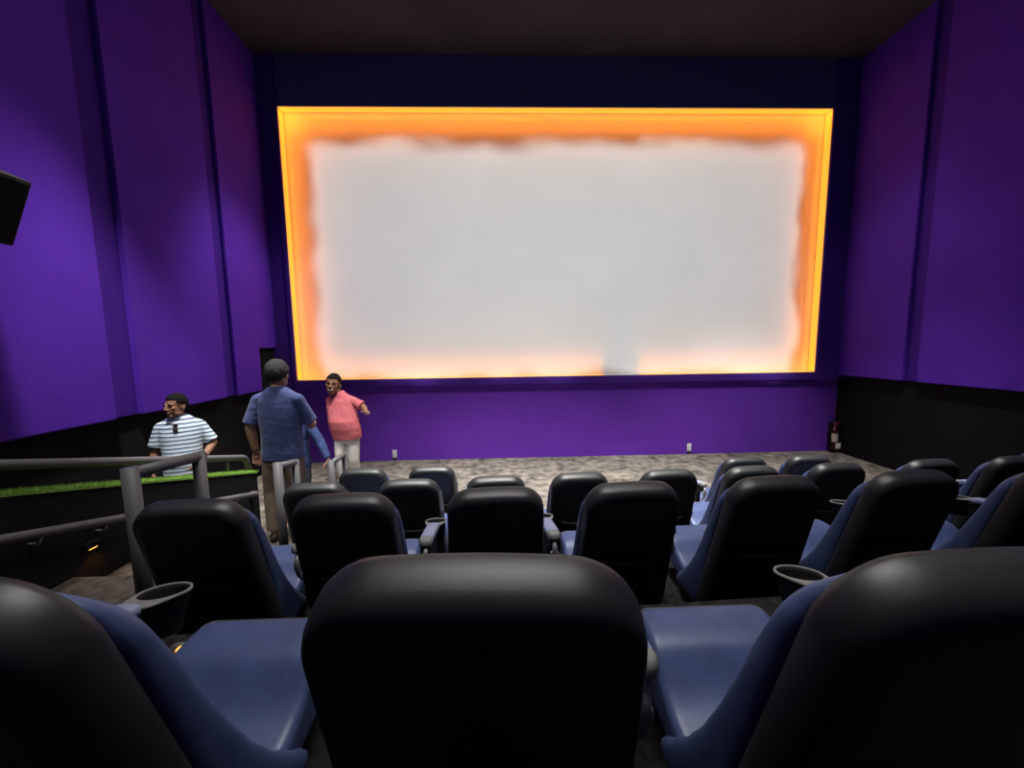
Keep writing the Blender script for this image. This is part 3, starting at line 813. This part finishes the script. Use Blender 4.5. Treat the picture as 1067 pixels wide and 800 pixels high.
# man in the striped shirt beyond the parapet
P = dict(head=Mhead((-.02, -.02, 1.612), yaw=-36, pitch=-2, s=1.12), neck=(0, .008, 1.455), torso=[(z-.03 if z < 1.0 else z, w*1.03, d*1.06, cx, cy) for z, w, d, cx, cy in TORS], hips=HIPS,
         armL=((-.18, .012, 1.368), (-.25, .02, 1.11), (-.262, -.06, .87), ((0, -.1, -1), (1, 0, 0), (.2, -1, 0)), .5),
         armR=((.18, .012, 1.368), (.285, .03, 1.12), (.185, -.17, .955), ((-.55, -.6, -.55), (-.6, .3, .2), (0, -.3, 1)), .6),
         legL=((-.088, 0, .86), (-.095, -.02, .48), (-.10, .02, .09), (-.11, -.10, .04)),
         legR=((.088, 0, .86), (.095, -.02, .48), (.10, .02, .09), (.11, -.10, .04)))
person((-3.72, 4.42, 0), R(28), 'man in a blue and white striped T-shirt standing beyond the grass topped wall', SK2, HAIR, STRIPE, JEANL, P, .985, smile=.5, hair_kw=dict(front=.066))

# sunglasses hooked in the neck of the striped shirt
t = empty('sunglasses', (-3.72, 4.42, 0), R(28)); t.scale = (.985,)*3
tag(t, 'dark folded sunglasses hanging from the neck of the striped T-shirt', 'sunglasses')
for z in (1.395, 1.335):
    bm = bmesh.new(); ball(bm, (-.015, -.128 if z < 1.36 else -.118, z), (.020, .006, .025)); link('lens', bm, EYEW, t)
bm = bmesh.new(); tube(bm, [(-.035, -.116, 1.42), (-.037, -.124, 1.365), (-.036, -.132, 1.305)], .004, 6); link('frame', bm, SHOE, t)
for dx in (0, .010):
    bm = bmesh.new(); tube(bm, [(-.045+dx, -.112, 1.42), (-.10+dx, -.115, 1.425)], .003, 6); link('temple', bm, SHOE, t)

# ------------------------------------------------------------------ lamps
def spot(name, loc, target, energy, size, blend, col, soft):
    la = bpy.data.lights.new(name, 'SPOT'); la.energy = energy; la.spot_size = R(size); la.spot_blend = blend; la.color = col; la.shadow_soft_size = soft
    o = bpy.data.objects.new(name, la); COL.objects.link(o); o.location = loc
    o.rotation_euler = (V(target)-V(loc)).to_track_quat('-Z', 'Y').to_euler(); return o
def downlight(x, y, energy, size=120, col=(1, .98, .95), r=.3, tilt=None):
    return spot('unseen_spot', (x, y, CZ-.06), tilt or (x, y, 0), energy, size, .8, col, r)

# projector in the booth at the back: throws a soft-edged white frame on the screen
PJ = V((1.18, -6.0, 5.2))
la = bpy.data.lights.new('projector_beam', 'SPOT'); la.energy = 4700; la.spot_size = R(75); la.spot_blend = .0; la.shadow_soft_size = .03
po = bpy.data.objects.new('projector_beam', la); COL.objects.link(po); po.location = PJ; po.rotation_euler = (PI/2, 0, 0)
la.use_nodes = True; nt = la.node_tree; em = nt.nodes['Emission']
tc = nt.nodes.new('ShaderNodeTexCoord'); sx = nt.nodes.new('ShaderNodeSeparateXYZ'); nt.links.new(tc.outputs['Normal'], sx.inputs[0])
def mth(op, a, b=None, c=None):
    n = nt.nodes.new('ShaderNodeMath'); n.operation = op
    for i, v in enumerate((a, b, c)):
        if v is None: continue
        if isinstance(v, (int, float)): n.inputs[i].default_value = v
        else: nt.links.new(v, n.inputs[i])
    return n.outputs[0]
dist = (D-.03)-PJ.y
az = mth('ABSOLUTE', sx.outputs['Z'])
U = mth('MULTIPLY', mth('DIVIDE', sx.outputs['X'], az), dist)
W = mth('MULTIPLY', mth('DIVIDE', sx.outputs['Y'], az), dist)
cmb = nt.nodes.new('ShaderNodeCombineXYZ'); nt.links.new(U, cmb.inputs[0]); nt.links.new(W, cmb.inputs[1])
nz = nt.nodes.new('ShaderNodeTexNoise'); nz.inputs['Scale'].default_value = .9; nz.inputs['Detail'].default_value = 2; nt.links.new(cmb.outputs[0], nz.inputs['Vector'])
wob = mth('MULTIPLY_ADD', nz.outputs['Fac'], .6, -.3)
def edge(coord, lo, hi, s):
    n = nt.nodes.new('ShaderNodeMapRange'); n.interpolation_type = 'SMOOTHSTEP'
    nt.links.new(coord, n.inputs['Value']); n.inputs['From Min'].default_value = lo; n.inputs['From Max'].default_value = hi
    n.inputs['To Min'].default_value = 0 if s > 0 else 1; n.inputs['To Max'].default_value = 1 if s > 0 else 0
    return n.outputs['Result']
Uw = mth('ADD', U, wob); Ww = mth('ADD', W, wob)
cx, cz = PJ.x, PJ.z
m1 = edge(Uw, SL-cx+.27, SL-cx+.58, 1)
m2 = edge(Uw, SR-cx-.48, SR-cx-.24, -1)
m3 = edge(Ww, SB-cz-.19, SB-cz+.16, 1)
m4 = edge(Ww, ST-cz-.72, ST-cz-.34, -1)
mk = mth('MULTIPLY', mth('MULTIPLY', m1, m2), mth('MULTIPLY', m3, m4))
nt.links.new(mk, em.inputs['Strength'])
la.color = (.985, 1, .965)

for x, e in ((-1.4, 3000), (.6, 3800), (2.7, 2500), (4.6, 1900)):
    downlight(x, 3.9, e, 52 if x < 4 else 50, tilt=(x, 5.0 if x < 4 else 5.6, 0))
for x, y, e in ((-.6, 1.9, 680), (.6, 1.9, 680), (2.0, 2.0, 380)):
    downlight(x, y, e, 76, tilt=(x, y-.5, 0), r=1.1)
spot('unseen_spot', (-2.9, 2.9, CZ-.06), (-3.55, 4.35, 1.0), 2000, 34, .7, (1, .97, .92), .2)  # added fill without a fixture, brightens the man in stripes
spot('unseen_spot', (-1.8, .6, CZ-.06), (-2.3, 4.2, 1.0), 800, 30, .7, (1, .97, .92), .2)  # added fill aimed at the back of the man in navy
spot('unseen_spot', (-1.6, 5.9, CZ-.06), (-4.2, 6.3, 2.6), 720, 37, .9, (1, .96, .98), .3)  # added wash to lift the left wall next to the screen
spot('unseen_spot', (4.6, 5.6, CZ-.06), (6.65, 6.2, 2.4), 130, 44, .9, (1, .96, .98), .3)  # added wash to lift the far panel of the right wall
spot('unseen_spot', (-1.2, 1.2, CZ-.06), (-4.2, 2.6, 5.6), 75, 52, .9, (1, .96, .98), .3)  # added fill to lighten the upper part of the near left wall
spot('unseen_spot', (-2.2, 1.6, CZ-.06), (-2.5, 2.3, 1.2), 420, 32, .8, (1, .98, .95), .4)  # added fill for the grass strip, rails and near left seats

w = bpy.data.worlds.new('World'); sc.world = w; w.use_nodes = True
w.node_tree.nodes['Background'].inputs['Color'].default_value = (.42, .5, 1, 1)
w.node_tree.nodes['Background'].inputs['Strength'].default_value = .06

# ------------------------------------------------------------------ camera
cam = bpy.data.cameras.new('Camera'); co = bpy.data.objects.new('Camera', cam); COL.objects.link(co)
cam.sensor_width = 36; cam.sensor_fit = 'HORIZONTAL'; cam.lens = 36*394.594/1067; cam.clip_start = .02
yw, pt, rl = R(1.64575747), R(6.10030466), R(-.79330669)
f = V((math.sin(yw)*math.cos(pt), math.cos(yw)*math.cos(pt), -math.sin(pt))); r = V((math.cos(yw), -math.sin(yw), 0)); u = r.cross(f)
r2 = r*math.cos(rl)+u*math.sin(rl); u2 = -r*math.sin(rl)+u*math.cos(rl)
co.matrix_world = Matrix.Translation((0, 0, CH)) @ Matrix((r2, u2, -f)).transposed().to_4x4()
sc.camera = co
sc.view_settings.view_transform = 'Standard'; sc.view_settings.look = 'None'; sc.view_settings.gamma = 1
sc.view_settings.use_curve_mapping = False; sc.view_settings.exposure = 0
